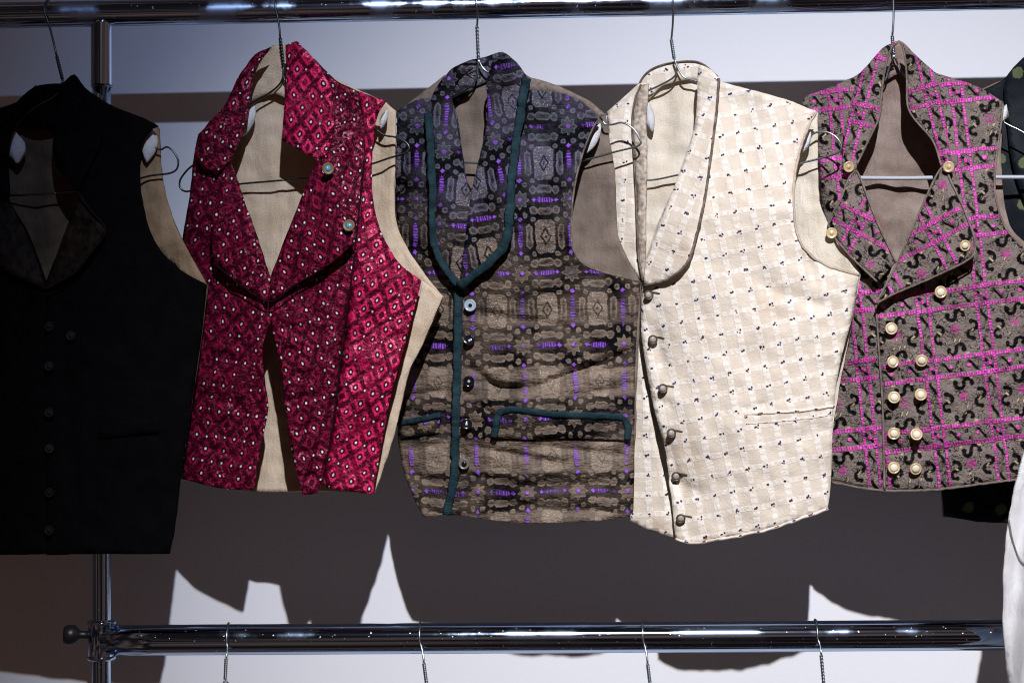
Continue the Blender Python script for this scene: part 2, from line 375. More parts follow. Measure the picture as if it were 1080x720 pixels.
def plain(name, c, rough=0.3, spec=0.5):
    m = M(name, 1000.0, True); n = m.noise(m.u, m.v, 0.4, 3, m.w)
    return m.done(m.mix(n, tuple(x * 0.75 for x in c), c), rough=rough, spec=spec, height=n, bump=0.15)
AGED = plain('aged_gilt_metal', (0.20, 0.14, 0.075), 0.45, 0.4); GILT = plain('gilt_button_metal', (0.62, 0.47, 0.25), 0.25, 0.8)
PEARL = plain('cream_pearl', (0.86, 0.76, 0.58), 0.28); TURQ = plain('turquoise_stone', (0.10, 0.42, 0.60), 0.15)
INK = plain('black_bead', (0.008, 0.008, 0.01), 0.15); SHELL = plain('blue_grey_shell', (0.42, 0.52, 0.60), 0.15)
CLOTHB = plain('black_covered_button', (0.012, 0.010, 0.009), 0.7, 0.15); KNOB = plain('black_plastic', (0.012, 0.012, 0.013), 0.4); UMBER = plain('dark_brown_rim', (0.085, 0.066, 0.052), 0.45); BONE = plain('brown_bone', (0.40, 0.34, 0.275), 0.35); HORN = plain('grey_horn', (0.16, 0.14, 0.125), 0.3)
BARW = plain('white_card_tube', (0.46, 0.49, 0.53), 0.45)

# ------------------------------------------------------------------ mesh helpers
def thing(name, label, cat, loc, group=None):
    o = bpy.data.objects.new(name, None); C.objects.link(o); o.location = loc; o.empty_display_size = 0.05
    o['label'] = label; o['category'] = cat
    if group: o['group'] = group
    return o
def link(name, verts, faces, mat, parent, smooth=True, uvs=None, label=None):
    me = bpy.data.meshes.new(name)
    off = parent_world(parent) if parent else Vector((0, 0, 0))
    me.from_pydata([tuple(Vector(v) - off) for v in verts], [], faces); me.update()
    if uvs:
        ul = me.uv_layers.new(name='UVMap')
        for l in me.loops: ul.data[l.index].uv = uvs[l.vertex_index]
    me.materials.append(mat)
    if smooth: me.polygons.foreach_set('use_smooth', [True] * len(me.polygons))
    o = bpy.data.objects.new(name, me); C.objects.link(o)
    if parent: o.parent = parent
    if label: o['label'] = label
    return o
def parent_world(p):
    v = Vector(p.location)
    while p.parent: p = p.parent; v += p.location
    return v
def ssf(x, a, b):
    t = max(0.0, min(1.0, (x - a) / (b - a))); return t * t * (3 - 2 * t)

def smooth_path(pts, closed, step=4.0):
    """Catmull-Rom through points; a point (x, y, 0) is a sharp corner, others flow"""
    n = len(pts); out = []
    P = [Vector(p[:2]) for p in pts]; corner = [len(p) > 2 for p in pts]
    for i in range(n if closed else n - 1):
        a, b = P[i], P[(i + 1) % n]
        ca = corner[i] or (not closed and i == 0); cb = corner[(i + 1) % n] or (not closed and i == n - 2)
        ta = (b - a) if ca else (b - P[i - 1]) * 0.5
        tb = (b - a) if cb else (P[(i + 2) % n] - a) * 0.5
        L = (b - a).length
        if ta.length > L: ta *= L / ta.length
        if tb.length > L: tb *= L / tb.length
        k = max(1, int(round(L / step)))
        for q in range(k):
            t = q / k; h00 = 2*t**3-3*t*t+1; h10 = t**3-2*t*t+t; h01 = -2*t**3+3*t*t; h11 = t**3-t*t
            out.append(a*h00 + ta*h10 + b*h01 + tb*h11)
    if not closed: out.append(P[-1])
    return out
def inside(x, y, poly):
    c = False; j = len(poly) - 1
    for i in range(len(poly)):
        xi, yi = poly[i]; xj, yj = poly[j]
        if (yi > y) != (yj > y) and x < (xj - xi) * (y - yi) / (yj - yi) + xi: c = not c
        j = i
    return c
def seg_d(x, y, ax, ay, bx, by):
    dx, dy = bx-ax, by-ay; L = dx*dx+dy*dy
    t = 0 if L == 0 else max(0, min(1, ((x-ax)*dx+(y-ay)*dy)/L))
    return math.hypot(x-ax-t*dx, y-ay-t*dy), t
def path_d(x, y, path):
    return min(seg_d(x, y, *path[i], *path[i+1])[0] for i in range(len(path)-1))

def panel(name, outline, depth, mat, parent, uv=None, thick=0.0022, step=5.0, ragged=0.5, label=None):
    poly = smooth_path(outline, True, step * 0.9)
    seed = random.random() * 50
    poly = [Vector((p.x + ragged * noise.noise((p.x*.13, p.y*.13, seed)), p.y + ragged * noise.noise((p.x*.13, p.y*.13, seed+9)))) for p in poly]
    pl = [(p.x, p.y) for p in poly]
    x0 = min(p[0] for p in pl); x1 = max(p[0] for p in pl); y0 = min(p[1] for p in pl); y1 = max(p[1] for p in pl)
    pts = list(poly); kd = KDTree(len(poly))
    for i, p in enumerate(poly): kd.insert((p.x, p.y, 0), i)
    kd.balance()
    r = 0
    y = y0 + step * 0.5
    while y < y1:
        x = x0 + step * (0.25 if r % 2 else 0.75)
        while x < x1:
            if inside(x, y, pl) and kd.find((x, y, 0))[2] > step * 0.62: pts.append(Vector((x, y)))
            x += step
        y += step * 0.87; r += 1
    n = len(poly)
    vs, _, fs, *_ = delaunay_2d_cdt(pts, [], [list(range(n))], 1, 1e-4)
    verts = [W(v.x, v.y, depth(v.x, v.y)) for v in vs]
    a, b, c = (verts[i] for i in fs[0])
    faces = [list(f) for f in fs]
    if (b - a).cross(c - a).y > 0: faces = [f[::-1] for f in faces]
    rot, ox, oy = uv or (0, 0, 0); cs, sn = math.cos(math.radians(rot)), math.sin(math.radians(rot))
    uvs = [(((v.x-ox)*cs + (v.y-oy)*sn) / 100, (-(v.x-ox)*sn + (v.y-oy)*cs) / 100) for v in vs]
    o = link(name, verts, faces, mat, parent, uvs=uvs, label=label)
    md = o.modifiers.new('thickness', 'SOLIDIFY'); md.thickness = thick; md.offset = -1.0
    return o

def sweep(paths, radius, sides=8, flat=1.0):
    """tubes round 3-D polylines -> verts, faces; radius number or function(t)"""
    V, F = [], []
    for path in paths:
        P = [Vector(p) for p in path]; base = len(V); n = len(P); nrm = None
        for i, p in enumerate(P):
            d = (P[min(i+1, n-1)] - P[max(i-1, 0)]).normalized()
            if nrm is None:
                nrm = Vector((0, -1, 0)); nrm = nrm - d * nrm.dot(d)
                if nrm.length < 0.1: nrm = Vector((0, 0, 1)) - d * d.z
            nrm = (nrm - d * nrm.dot(d)).normalized(); bn = d.cross(nrm)
            r = radius(i / max(1, n - 1)) if callable(radius) else radius
            for k in range(sides):
                a = 2 * math.pi * k / sides
                V.append(p + nrm * (math.cos(a) * r * flat) + bn * (math.sin(a) * r))
        for i in range(n - 1):
            for k in range(sides):
                F.append([base+i*sides+k, base+i*sides+(k+1) % sides, base+(i+1)*sides+(k+1) % sides, base+(i+1)*sides+k])
        F.append([base + k for k in range(sides)][::-1]); F.append([base+(n-1)*sides+k for k in range(sides)])
    return V, F
def tube(name, path, radius, mat, parent, sides=8, flat=1.0, label=None):
    V, F = sweep([path], radius, sides, flat)
    L = 0; acc = []
    P = [Vector(p) for p in path]
    for i in range(len(P)):
        if i: L += (P[i]-P[i-1]).length
        acc.append(L / PX / 100)
    uvs = [(acc[min(i // sides, len(P)-1)], (i % sides) * 0.01) for i in range(len(V))]
    return link(name, V, F, mat, parent, uvs=uvs, label=label)
def cord(name, pts, depth, radius, mat, parent, flat=0.6, step=3.0, lift=0.0, label=None, sides=8, wob=0.0):
    p = smooth_path(pts, False, step); sd = random.random() * 40
    if wob:
        r0 = radius; radius = lambda t: r0 * (1 + 0.22*noise.noise((t*len(p)*0.35, sd, 1.0)) + 0.12*noise.noise((t*len(p)*0.9, sd, 4.0)))
    return tube(name, [W(q.x + wob*noise.noise((q.x*.2, q.y*.2, sd)), q.y + wob*noise.noise((q.x*.2, q.y*.2, sd+5)), depth(q.x, q.y) - lift) for q in p], radius, mat, parent, sides, flat, label)

def lathe(profile, centre, tilt=(0, 0), n=20):
    """profile [(r, height towards the camera)] round -y"""
    V, F = [], []
    for r, h in profile:
        for k in range(n):
            a = 2*math.pi*k/n; V.append(Vector((r*math.cos(a), -h, r*math.sin(a))))
    for i in range(len(profile)-1):
        for k in range(n): F.append([i*n+k, i*n+(k+1) % n, (i+1)*n+(k+1) % n, (i+1)*n+k])
    F.append(list(range(n))[::-1]); F.append([(len(profile)-1)*n+k for k in range(n)])
    from mathutils import Euler
    R = Euler((tilt[0], 0, tilt[1])).to_matrix()
    return [R @ v + centre for v in V], F
def button(px, py, depth, r, mat, parent, stone=None, smat=None, lift=0.003, dome=0.3, label=None, name='button', rim=True, tilt=None):
    c = W(px, py, depth(px, py) - lift); R = r * PX
    tl = tilt or (random.uniform(-.25, .25), random.uniform(-.25, .25))
    prof = [(R*.75, -0.001), (R, 0.0), (R, 0.0013), (R*.93, 0.0021), (R*.80, 0.0021), (R*.70, 0.0012), (R*.40, 0.0012+dome*R*.5), (R*.02, 0.0012+dome*R*.7)]
    V, F = lathe(prof, c, tl); o = link(name, V, F, mat, parent, label=label)
    if stone:
        Rs = R * stone
        pv = [(Rs, 0.0), (Rs*.95, Rs*.22), (Rs*.6, Rs*.40), (Rs*.05, Rs*.45)]
        V, F = lathe(pv, c + Vector((0, -0.0012 - dome*R*.3, 0)), tl, 14); link('button_centre', V, F, smat, o)
    return o
def blob(name, px, py, y, hx, hz, hy, rot, mat, parent):
    bm = bmesh.new(); bmesh.ops.create_icosphere(bm, subdivisions=3, radius=1.0)
    c = W(px, py, y); cs, sn = math.cos(rot), math.sin(rot); sd = random.random()*30
    V = []
    for v in bm.verts:
        q = v.co; tp = 1 - 0.55*q.z*q.z
        f = 1 + 0.12*noise.noise(q*2.3 + Vector((sd, 0, 0)))
        a = Vector((q.x*hx*0.85*PX*tp*f, q.y*hy*f, q.z*hz*0.9*PX*f))
        V.append(c + Vector((a.x*cs - a.z*sn, a.y, a.x*sn + a.z*cs)))
    F = [[v.index for v in f.verts] for f in bm.faces]; bm.free()
    uv = [(v.x*8, v.z*8) for v in V]
    return link(name, V, F, mat, parent, uvs=uv)

# ------------------------------------------------------------------ wall
WALL_Y = 0.170
def build_wall():
    m = M('white_wall_paint', 1000.0, True)
    n1 = m.noise(m.u, m.w, 0.0025, 3); n2 = m.noise(m.u, m.w, 0.22, 3, 5.0); sp = m.noise(m.u, m.w, 0.045, 0, 8.0).ss(0.80, 0.81)
    col = m.mix(n1, (0.72, 0.725, 0.755), (0.78, 0.78, 0.80)); col = m.mix(n2.ss(0.6, 0.8) * 0.06, col, (0.5, 0.5, 0.52))
    mt = m.done(col, rough=0.75, height=n2, bump=0.12, dist=0.0006, spec=0.2)
    V, F = [], []; bm = bmesh.new()
    bmesh.ops.create_cube(bm, size=1.0)
    for v in bm.verts: v.co = Vector((v.co.x*7.0, WALL_Y + 0.05 + v.co.y*0.1, v.co.z*4.0))
    me = bpy.data.meshes.new('wall'); bm.to_mesh(me); bm.free(); me.materials.append(mt)
    o = bpy.data.objects.new('wall', me); C.objects.link(o); o['kind'] = 'structure'
build_wall()

# ------------------------------------------------------------------ clothes rack
rack = thing('clothes_rack', 'chrome clothes rack with two rails and a post, all waistcoats hang on it', 'clothes rack', W(107, 1150, 0))
def rod(name, a, b, r, parent, mat=CHROME, sides=40, label=None):
    n = 24; p = [a.lerp(b, i/n) for i in range(n+1)]
    return tube(name, p, r, mat, parent, sides, label=label)
UR = 0.0165; LR = 0.0195
def up_y(px): return 16.5 - 0.0185 * px            # rail axes in photo pixels
def lo_y(px): return 675.5 - 0.0060 * px
rod('rail', W(-330, up_y(-330)), W(1420, up_y(1420)), UR, rack, WORN, label='upper rail with the waistcoats')
rod('rail', W(108, lo_y(108)), W(1420, lo_y(1420)), LR, rack, label='lower rail with bare hanger hooks')
post = rod('post', W(107, 1150), W(107, 92), 0.0118, rack)
rod('post_sleeve', W(107.5, 92), W(107.5, 22), 0.0140, post)
def ring(name, c, r, h, parent, mat=CHROME):
    prof = [(-h/2, r*.9), (-h/2+.002, r), (h/2-.002, r), (h/2, r*.9)]
    V, F = [], []; n = 32
    for z, rr in prof:
        for k in range(n): a = 2*math.pi*k/n; V.append(c + Vector((rr*math.cos(a), rr*math.sin(a), z)))
    for i in range(3):
        for k in range(n): F.append([i*n+k, i*n+(k+1) % n, (i+1)*n+(k+1) % n, (i+1)*n+k])
    F.append(list(range(n))[::-1]); F.append([3*n+k for k in range(n)])
    return link(name, V, F, mat, parent)
cl = ring('clamp_collar', W(107, 674.5), 0.0168, 0.047, rack)
ring('collar_band', W(107, 656), 0.0182, 0.006, cl); ring('collar_band', W(107, 693), 0.0182, 0.006, cl)
tube('clamp_knob', [W(94, 669, 0), W(88, 669, 0), W(84, 669, 0), W(80, 669, 0), W(72, 669.5, 0), W(68, 669.5, 0)], lambda t: [0.005, 0.005, 0.006, 0.0125, 0.0135, 0.011][min(5, int(t*5+.5))], KNOB, cl, 18)

# ------------------------------------------------------------------ hangers
WR = 0.00125
def helix(a, b, r, turns, ph, n=46):
    d = (b - a); dn = d.normalized(); e1 = Vector((0, -1, 0)); e1 = (e1 - dn*e1.dot(dn)).normalized(); e2 = dn.cross(e1)
    return [a + d*(i/n) + e1*(r*math.cos(ph+turns*2*math.pi*i/n)) + e2*(r*math.sin(ph+turns*2*math.pi*i/n)) for i in range(n+1)]
def hanger(label, hx, top_y, railr, n_top, n_bot, arms, T, group, mat=WIRE, cat='hanger', twist=4.5, hook_lean=0.0, bar=None):
    """hx: hook x on the rail; n_top/n_bot: (px,py) ends of the twisted neck; arms: (left pts, right pts) in px from neck to the end and back along the bar"""
    axis = W(hx, top_y, 0)
    t = thing('wire_hanger', label, cat, axis + Vector((0, 0, railr)), group)
    R = railr + WR*1.1; pts = []
    for k in range(15):
        a = math.radians(-25 + k*(205/14))
        pts.append(axis + Vector((hook_lean*PX*(1-k/14), R*math.cos(a), R*math.sin(a))))
    A = W(*n_top, T(n_top[0]) * 0.85 - 0.004)
    q = pts[-1]
    for k in range(1, 9):
        s = k/9; e = s*s*(3-2*s)
        pts.append(Vector((q.x + (A.x-q.x)*s + 0.0012*math.sin(s*3.1), q.y + (A.y-q.y)*e, q.z + (A.z-q.z)*s)))
    pts.append(A)
    tube('hook', pts, WR*1.1, mat, t, 10)
    B = W(*n_bot, T(n_bot[0]) - 0.004)
    V, F = sweep([helix(A, B, WR*1.05, twist, 0), helix(A, B, WR*1.05, twist, math.pi)], WR*0.95, 8)
    link('twisted_neck', V, F, mat, t)
    for side in arms:
        p = smooth_path([(n_bot[0], n_bot[1])] + side, False, 3.0)
        tube('shoulder_wire', [W(a.x, a.y, T(a.x) - 0.006) for a in p], WR, mat, t, 8)
    if bar:
        p = smooth_path(bar[0], False, 5.0)
        tube('trouser_bar', [W(a.x, a.y, T(a.x) - 0.006) for a in p], bar[1], bar[2], t, 12)
    return t

# ------------------------------------------------------------------ waistcoat depth model
class Vest:
    def __init__(s, xl, xr, ysh, yhem, y0=0.0, k=-0.06, B=0.05, seed=0, creases=(), wrk=0.0035):
        s.xl, s.xr, s.ysh, s.yhem, s.y0, s.k, s.B, s.seed, s.cr, s.wrk = xl, xr, ysh, yhem, y0, k, B, seed, creases, wrk
    def T(s, px, py=0): return s.y0 + s.k * (px - s.xl) / (s.xr - s.xl)
    def prof(s, px):
        u = max(0.0, min(1.0, (px - s.xl) / (s.xr - s.xl))); return max(0.0, 1 - (2*u-1)**2) ** 0.6
    def wr(s, px, py):
        a = noise.noise((px*.012, py*.010, s.seed)) + 0.5*noise.noise((px*.035, py*.022, s.seed+3)) + 0.30*noise.noise((px*.09, py*.07, s.seed+5)) + 0.55*abs(noise.noise((px*.020 + py*.010, py*.034 - px*.008, s.seed+7)))
        return a
    def crease(s, px, py):
        y = 0
        for x0, y0, x1, y1, amp, wd in s.cr:
            d, t = seg_d(px, py, x0, y0, x1, y1)
            if d < wd*3: y += amp * math.exp(-(d/wd)**2) * (math.sin(math.pi*min(1, max(0, t)))**.5 if 0 < t < 1 else 0)
        return y
    def front(s, px, py):
        v = 0.35 + 0.65*ssf(py, s.ysh, s.ysh+140); v *= 1 - 0.22*ssf(py, s.yhem-160, s.yhem)
        return s.T(px) - 0.010 - s.B*s.prof(px)*v + s.wrk*s.wr(px, py) + s.crease(px, py)
    def back(s, px, py):
        return s.T(px) + 0.012*s.prof(px) + 0.0060*s.wr(px+300, py) + 0.006*noise.noise((px*.045, py*.008, s.seed+9)) + 0.003*abs(noise.noise((px*.03+py*.03, py*.05-px*.02, s.seed+11)))
    def over(s, off, path=None, rise=0.0, width=50.0):
        def f(px, py):
            d = s.front(px, py) - off
            if path: d -= rise * min(1.0, path_d(px, py, path)/width)
            return d
        return f
def off(fn, d): return lambda x, y: fn(x, y) - d
WG = 'waistcoats hung along the upper rail'; HG = 'wire hangers carrying the waistcoats'

# ------------------------------------------------------------------ magenta waistcoat
def build_magenta():
    folds = [(297, 349, 326, 341, .006, 3.2), (297, 371, 322, 364, .006, 3.2), (302, 399, 326, 391, .006, 3.2), (304, 424, 332, 416, .006, 3.2), (308, 453, 334, 446, .006, 3.2),
             (312, 478, 336, 473, .006, 3), (318, 504, 338, 498, .005, 3), (225, 372, 262, 380, .004, 4), (215, 420, 262, 428, .004, 4), (208, 470, 264, 486, .004, 4), (369, 300, 341, 505, .010, 3.5),
             (392, 420, 360, 500, .006, 7)]
    v = Vest(190, 466, 90, 520, 0.020, -0.100, 0.062, 1.0, [(*f[:4], f[4]*1.25, f[5]) for f in folds], 0.0085)
    t = thing('waistcoat', 'crimson beaded waistcoat with wide pointed lapels and cream lining', 'waistcoat', W(293, 110, -0.03), WG)
    panel('back_panel', [(284, 49, 0), (312, 46, 0), (345, 78), (407, 108, 0), (417, 117, 0), (416, 180), (417, 230), (430, 263), (448, 290), (467, 313, 0), (447, 359), (429, 395), (414, 460), (393, 521, 0), (340, 517), (267, 518), (212, 505, 0), (218, 420), (226, 340), (226, 280), (224, 180), (226, 150, 0), (262, 76)], v.back, CREAM, t, (3, 0, 0), 0.003)
    # bound cream edges that face the viewer
    lw = lambda x, y: v.T(x) - 0.012
    side = panel('side_binding', [(444, 295, 0), (467, 312, 0), (447, 359), (430, 395), (415, 460), (394, 521, 0), (390, 519, 0), (402, 460), (411, 421), (428, 360), (438, 320)], off(lambda x, y: v.T(x) - 0.012 + 0.002*noise.noise((x*.1, y*.06, 3)), 0), CREAM, t, (20, 0, 0), 0.004)
    # left front (viewer's left) and right front
    left = [(287, 318, 0), (286, 338), (277, 364), (278, 398), (281.5, 430), (275, 470), (267, 517, 0), (235, 515), (212, 510), (188, 504, 0), (200, 430), (207, 380), (208, 330), (197, 290), (192, 259), (200, 205), (204, 168), (209, 142, 0), (236, 112), (252, 80), (263, 66, 0), (262, 110), (246, 150), (243, 184, 0), (257, 212), (273, 258)]
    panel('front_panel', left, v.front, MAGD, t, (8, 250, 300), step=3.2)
    dart = [(384, 170), (378, 230), (370, 300), (360, 372), (352, 440)]
    centre = [(283, 317, 0), (287, 345), (296, 390), (304, 455), (313, 500), (319, 521, 0), (327, 521.5), (335, 520, 0), (340.5, 507, 0), (352, 440), (360, 372), (370, 300), (378, 230), (384, 170, 0), (383, 128), (377, 96, 0), (353, 84), (333, 64), (313, 45, 0), (305, 60), (301, 101), (298, 146, 0), (334, 168, 0), (317, 210), (302, 250)]
    sidep = [(377, 96, 0), (383, 128), (385, 170), (379, 230), (371, 300), (361, 372), (353, 440), (341, 507, 0), (345, 514), (393, 520.5, 0), (402, 470), (411, 421), (428, 360), (444.6, 296, 0), (420, 276), (401, 242), (393, 205), (392.5, 167), (397, 124), (407, 107, 0)]
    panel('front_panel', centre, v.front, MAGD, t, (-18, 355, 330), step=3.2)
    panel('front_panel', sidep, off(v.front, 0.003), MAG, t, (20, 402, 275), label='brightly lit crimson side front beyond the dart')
    DTH = mat_cloth('dark_crimson_thread', (0.012, 0.001, 0.005), (0.03, 0.002, 0.012))
    cord('dart_seam', [(384, 170), (378, 230), (370, 300), (360, 372), (352, 440), (341, 507)], v.front, 0.0011, DTH, t, 0.8, lift=0.0005)
    panel('back_collar', [(262, 108, 0), (266, 84), (274, 64), (287, 48, 0), (302, 46), (313, 46, 0), (308, 62), (303, 104, 0), (292, 100), (276, 102)], lambda x, y: v.T(x) + 0.002 + 0.004*noise.noise((x*.10, y*.12, 8)), CREAM, t, (40, 0, 0), 0.004)
    # collar and lapels
    c1 = lambda x, y: v.T(x) - 0.030 - 0.020*ssf(y, 50, 150) + 0.003*v.wr(x, y)
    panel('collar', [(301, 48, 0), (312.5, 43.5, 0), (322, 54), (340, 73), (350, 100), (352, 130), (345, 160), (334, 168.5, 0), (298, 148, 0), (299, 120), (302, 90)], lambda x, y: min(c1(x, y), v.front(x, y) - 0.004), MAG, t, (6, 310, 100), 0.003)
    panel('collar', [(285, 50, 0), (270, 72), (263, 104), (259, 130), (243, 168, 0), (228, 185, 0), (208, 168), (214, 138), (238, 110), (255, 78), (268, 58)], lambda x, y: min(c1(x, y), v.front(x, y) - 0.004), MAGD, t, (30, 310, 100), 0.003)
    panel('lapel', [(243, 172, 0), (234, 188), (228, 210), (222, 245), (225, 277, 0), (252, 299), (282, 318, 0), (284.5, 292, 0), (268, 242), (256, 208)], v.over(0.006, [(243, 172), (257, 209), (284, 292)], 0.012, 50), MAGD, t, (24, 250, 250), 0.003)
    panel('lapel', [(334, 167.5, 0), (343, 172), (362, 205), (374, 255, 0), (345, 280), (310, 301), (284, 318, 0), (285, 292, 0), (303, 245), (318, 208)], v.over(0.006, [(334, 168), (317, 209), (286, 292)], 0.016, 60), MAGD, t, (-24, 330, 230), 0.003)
    cord('lapel_edge', [(374, 255), (345, 280), (310, 301), (284, 318), (252, 299), (225, 277)], v.over(0.018), 0.0010, DTH, t, 0.8)
    lf = v.over(0.024)
    button(346, 178, lf, 6.2, AGED, t, 0.42, TURQ); button(368, 238, lf, 6.2, AGED, t, 0.42, TURQ)
    T = lambda x: v.T(x)
    h = hanger('wire hanger with dark twisted neck inside the crimson waistcoat', 292, up_y(292), UR, (295.5, 40), (299, 70),
        [[(299, 80), (294, 90), (283, 99), (262, 112), (235, 135), (208, 170), (197, 180), (190, 190), (190, 198), (196, 202), (245, 195), (300, 190)],
         [(300, 84), (310, 95), (345, 112), (385, 130), (398, 138), (406, 143), (418, 145), (428, 150), (432, 156), (429, 161), (410, 167), (392, 173), (340, 186), (300, 190)]], T, HG, WIRED)
    blob('foam_sleeve', 262, 128, v.T(262) - 0.010, 7, 20, 0.006, math.radians(-22), PAPER, h)
    blob('foam_sleeve', 405, 126, v.T(405) - 0.008, 4.5, 12, 0.006, math.radians(-20), PAPER, h)
build_magenta()

# ------------------------------------------------------------------ brocade waistcoat with teal binding
def build_brocade():
    folds = [(500, 330, 600, 345, .003, 5), (498, 425, 525, 440, .004, 3), (560, 470, 664, 480, .004, 4), (495, 470, 600, 490, .004, 3.5), (430, 500, 474, 512, .004, 4), (500, 530, 640, 538, .003, 4), (610, 395, 672, 385, .004, 3), (640, 300, 672, 350, .003, 4), (497, 402, 560, 411, .006, 3.5), (556, 411, 676, 366, .0065, 3.5), (487, 418, 560, 405, .005, 3.5), (490, 384, 530, 410, .004, 3), (600, 420, 668, 405, .003, 4), (490, 500, 560, 512, .003, 4), (423, 475, 470, 468, .004, 3.5), (424, 420, 476, 410, .004, 4), (520, 515, 660, 508, .003, 5)]
    v = Vest(413, 680, 92, 545, 0.018, -0.078, 0.052, 2.0, [(*f[:4], f[4]*1.8, f[5]*1.0) for f in folds], 0.0080)
    t = thing('waistcoat', 'dark octagon-patterned waistcoat with purple flecks and teal velvet binding', 'waistcoat', W(503, 100, -0.03), WG)
    panel('back_panel', [(468, 80, 0), (494, 70), (530, 60), (556, 80), (592, 93), (622, 107.5), (638, 121, 0), (648, 180), (652, 250), (676, 300, 0), (672, 400), (667, 538, 0), (590, 548), (448, 540, 0), (425, 480), (420, 400), (425, 300), (418, 200), (421, 117, 0), (445, 98)], v.back, TAUPE, t, (2, 0, 0), 0.003)
    panel('front_panel', [(498, 201, 0), (492, 240), (484, 301, 0), (480, 400), (478, 504), (472, 542, 0), (447, 545.5, 0), (436, 525), (424, 490), (419, 450), (422, 400), (428, 350), (424, 290), (419, 240), (417, 190), (419, 117, 0), (440, 105), (458, 102), (467, 84, 0), (479, 112), (486, 150), (492, 190)], v.front, OCT, t, (1, 440, 133), step=3.2)
    rp = [(484, 301, 0), (496, 230), (500, 190), (512, 138), (514, 107), (530, 60, 0), (545, 68), (557.5, 95, 0), (588, 97.5), (612, 107), (633, 124, 0), (625, 136), (614, 164), (606, 197), (602.5, 235), (605, 265), (618, 280), (640, 288), (676, 297.5, 0), (673, 330), (670, 387), (669, 470), (668, 539), (664, 544, 0), (630, 549), (590, 551), (560, 552), (528, 549.5), (490, 544), (471, 542, 0), (478, 504), (481, 407)]
    panel('front_panel', rp, v.front, OCT, t, (-1.5, 599, 133), step=3.0)
    panel('yoke', [(556, 80.5, 0), (590, 91), (621, 107), (638, 122, 0), (630, 124, 0), (612, 108), (588, 98.5), (557, 96, 0)], lambda x, y: v.T(x) - 0.012 - 0.004*ssf(y, 80, 120), EDGE, t)
    # shawl collar
    cb = lambda x, y: v.T(x) + 0.006 + 0.002*v.wr(x, y)
    panel('back_collar', [(466, 86, 0), (476, 73), (494, 64), (512, 60), (529, 55), (541, 63), (550, 78), (548, 92, 0), (530, 84), (514, 86), (496, 96), (478, 114, 0)], cb, OCT, t, (90, 0, 0), 0.004)
    rc = [(497.5, 201), (501, 186), (512, 137), (513.5, 107), (516, 88)]
    lc = [(497, 201), (492, 194), (484, 149), (477, 111), (470, 90)]
    fl = v.over(0.006, lc, 0.010, 36); fr = v.over(0.006, rc, 0.012, 40)
    panel('shawl_lapel', [(467, 82, 0), (480, 76), (496, 68), (498, 72, 0), (484, 84), (477, 98), (479, 115), (484.5, 149), (492, 194), (497, 203, 0), (484, 301, 0), (470, 284), (457, 258), (454, 190), (452, 122), (456, 100)], fl, OCT, t, (4, 468, 160), 0.003)
    panel('shawl_lapel', [(497, 200, 0), (501, 186), (512.5, 137.5), (514, 107), (513, 88), (519, 66), (529, 55, 0), (544, 66), (555, 82, 0), (549, 130), (542, 170), (539, 209), (537, 254), (520, 273), (484, 302, 0)], fr, OCT, t, (-10, 522, 150), 0.003)
    b1 = [(452, 120), (453.5, 150), (456, 190), (456.5, 230), (459, 258), (468, 280), (483, 300)]
    b2 = [(555, 82), (550, 115), (544, 152), (539.5, 190), (537.5, 225), (534, 254), (522, 271), (502, 289), (484, 302)]
    b3 = [(484, 303), (483, 350), (482, 407), (480.5, 460), (479, 504), (471, 543)]
    cord('lapel_binding', b1, fl, 0.0052, TEAL, t, 0.4, lift=0.001, wob=1.2); cord('lapel_binding', b2, fr, 0.0056, TEAL, t, 0.4, lift=0.001, wob=1.2)
    cord('front_binding', b3, v.over(0.003), 0.0058, TEAL, t, 0.4, wob=1.4)
    # pocket welts
    pk = v.over(0.004)
    w = panel('pocket_welt', [(522, 462, 0), (526, 440), (535, 432), (590, 438), (660, 438, 0), (662, 464, 0), (600, 462), (560, 463)], pk, OCT, t, (-1.5, 599, 133), 0.003)
    cord('welt_binding', [(521, 462), (523, 447), (528, 435), (540, 431.5), (590, 437), (640, 439), (658, 441), (662, 450), (662, 464)], off(pk, 0.002), 0.0043, TEAL, w, 0.4, wob=1.2)
    w = panel('pocket_welt', [(420, 444, 0), (440, 441), (464, 436, 0), (462, 456, 0), (422, 462, 0)], pk, OCT, t, (-1.5, 599, 133), 0.003)
    cord('welt_binding', [(419, 446), (440, 443), (464, 437)], off(pk, 0.002), 0.0036, TEAL, w, 0.4, wob=1.0)
    bf = v.over(0.003)
    for i, (x, y) in enumerate([(496, 322), (495, 359), (494.5, 402), (492, 447), (489.5, 489)]):
        if i == 0: button(x, y, bf, 6.4, SHELL, t, 0.35, INK, label='pale shell button at the top')
        elif i == 4: button(x, y, bf, 5.8, HORN, t, 0.5, INK)
        else: button(x, y, bf, 5.8, INK, t, 0.3, SHELL)
    cord('armhole_edge', [(632, 125), (625, 136), (614, 164), (606, 197), (602.5, 235), (605, 265), (618, 280), (640, 288), (675, 297)], v.front, 0.0012, PIPE, t, 0.8)
    h = hanger('bright wire hanger with long twisted neck inside the teal-bound waistcoat', 502.5, up_y(502), UR, (503, 28), (504.5, 62),
        [[(504, 72), (502, 84), (496, 92), (480, 101), (455, 112), (430, 122), (420, 130), (410, 136), (404, 146), (408, 152), (440, 168), (500, 172), (540, 172)],
         [(508, 70), (514, 76), (524, 78.5), (540, 82), (580, 100), (618, 116), (634, 125), (638, 131), (646, 131.5), (656, 129.5), (667, 135), (674, 145), (676, 151), (672, 154.5), (650, 160), (620, 168), (580, 174), (540, 172)]], v.T, HG)
    blob('foam_sleeve', 626, 146, v.T(626) - 0.009, 6.5, 19, 0.006, math.radians(-25), PAPER, h)
build_brocade()

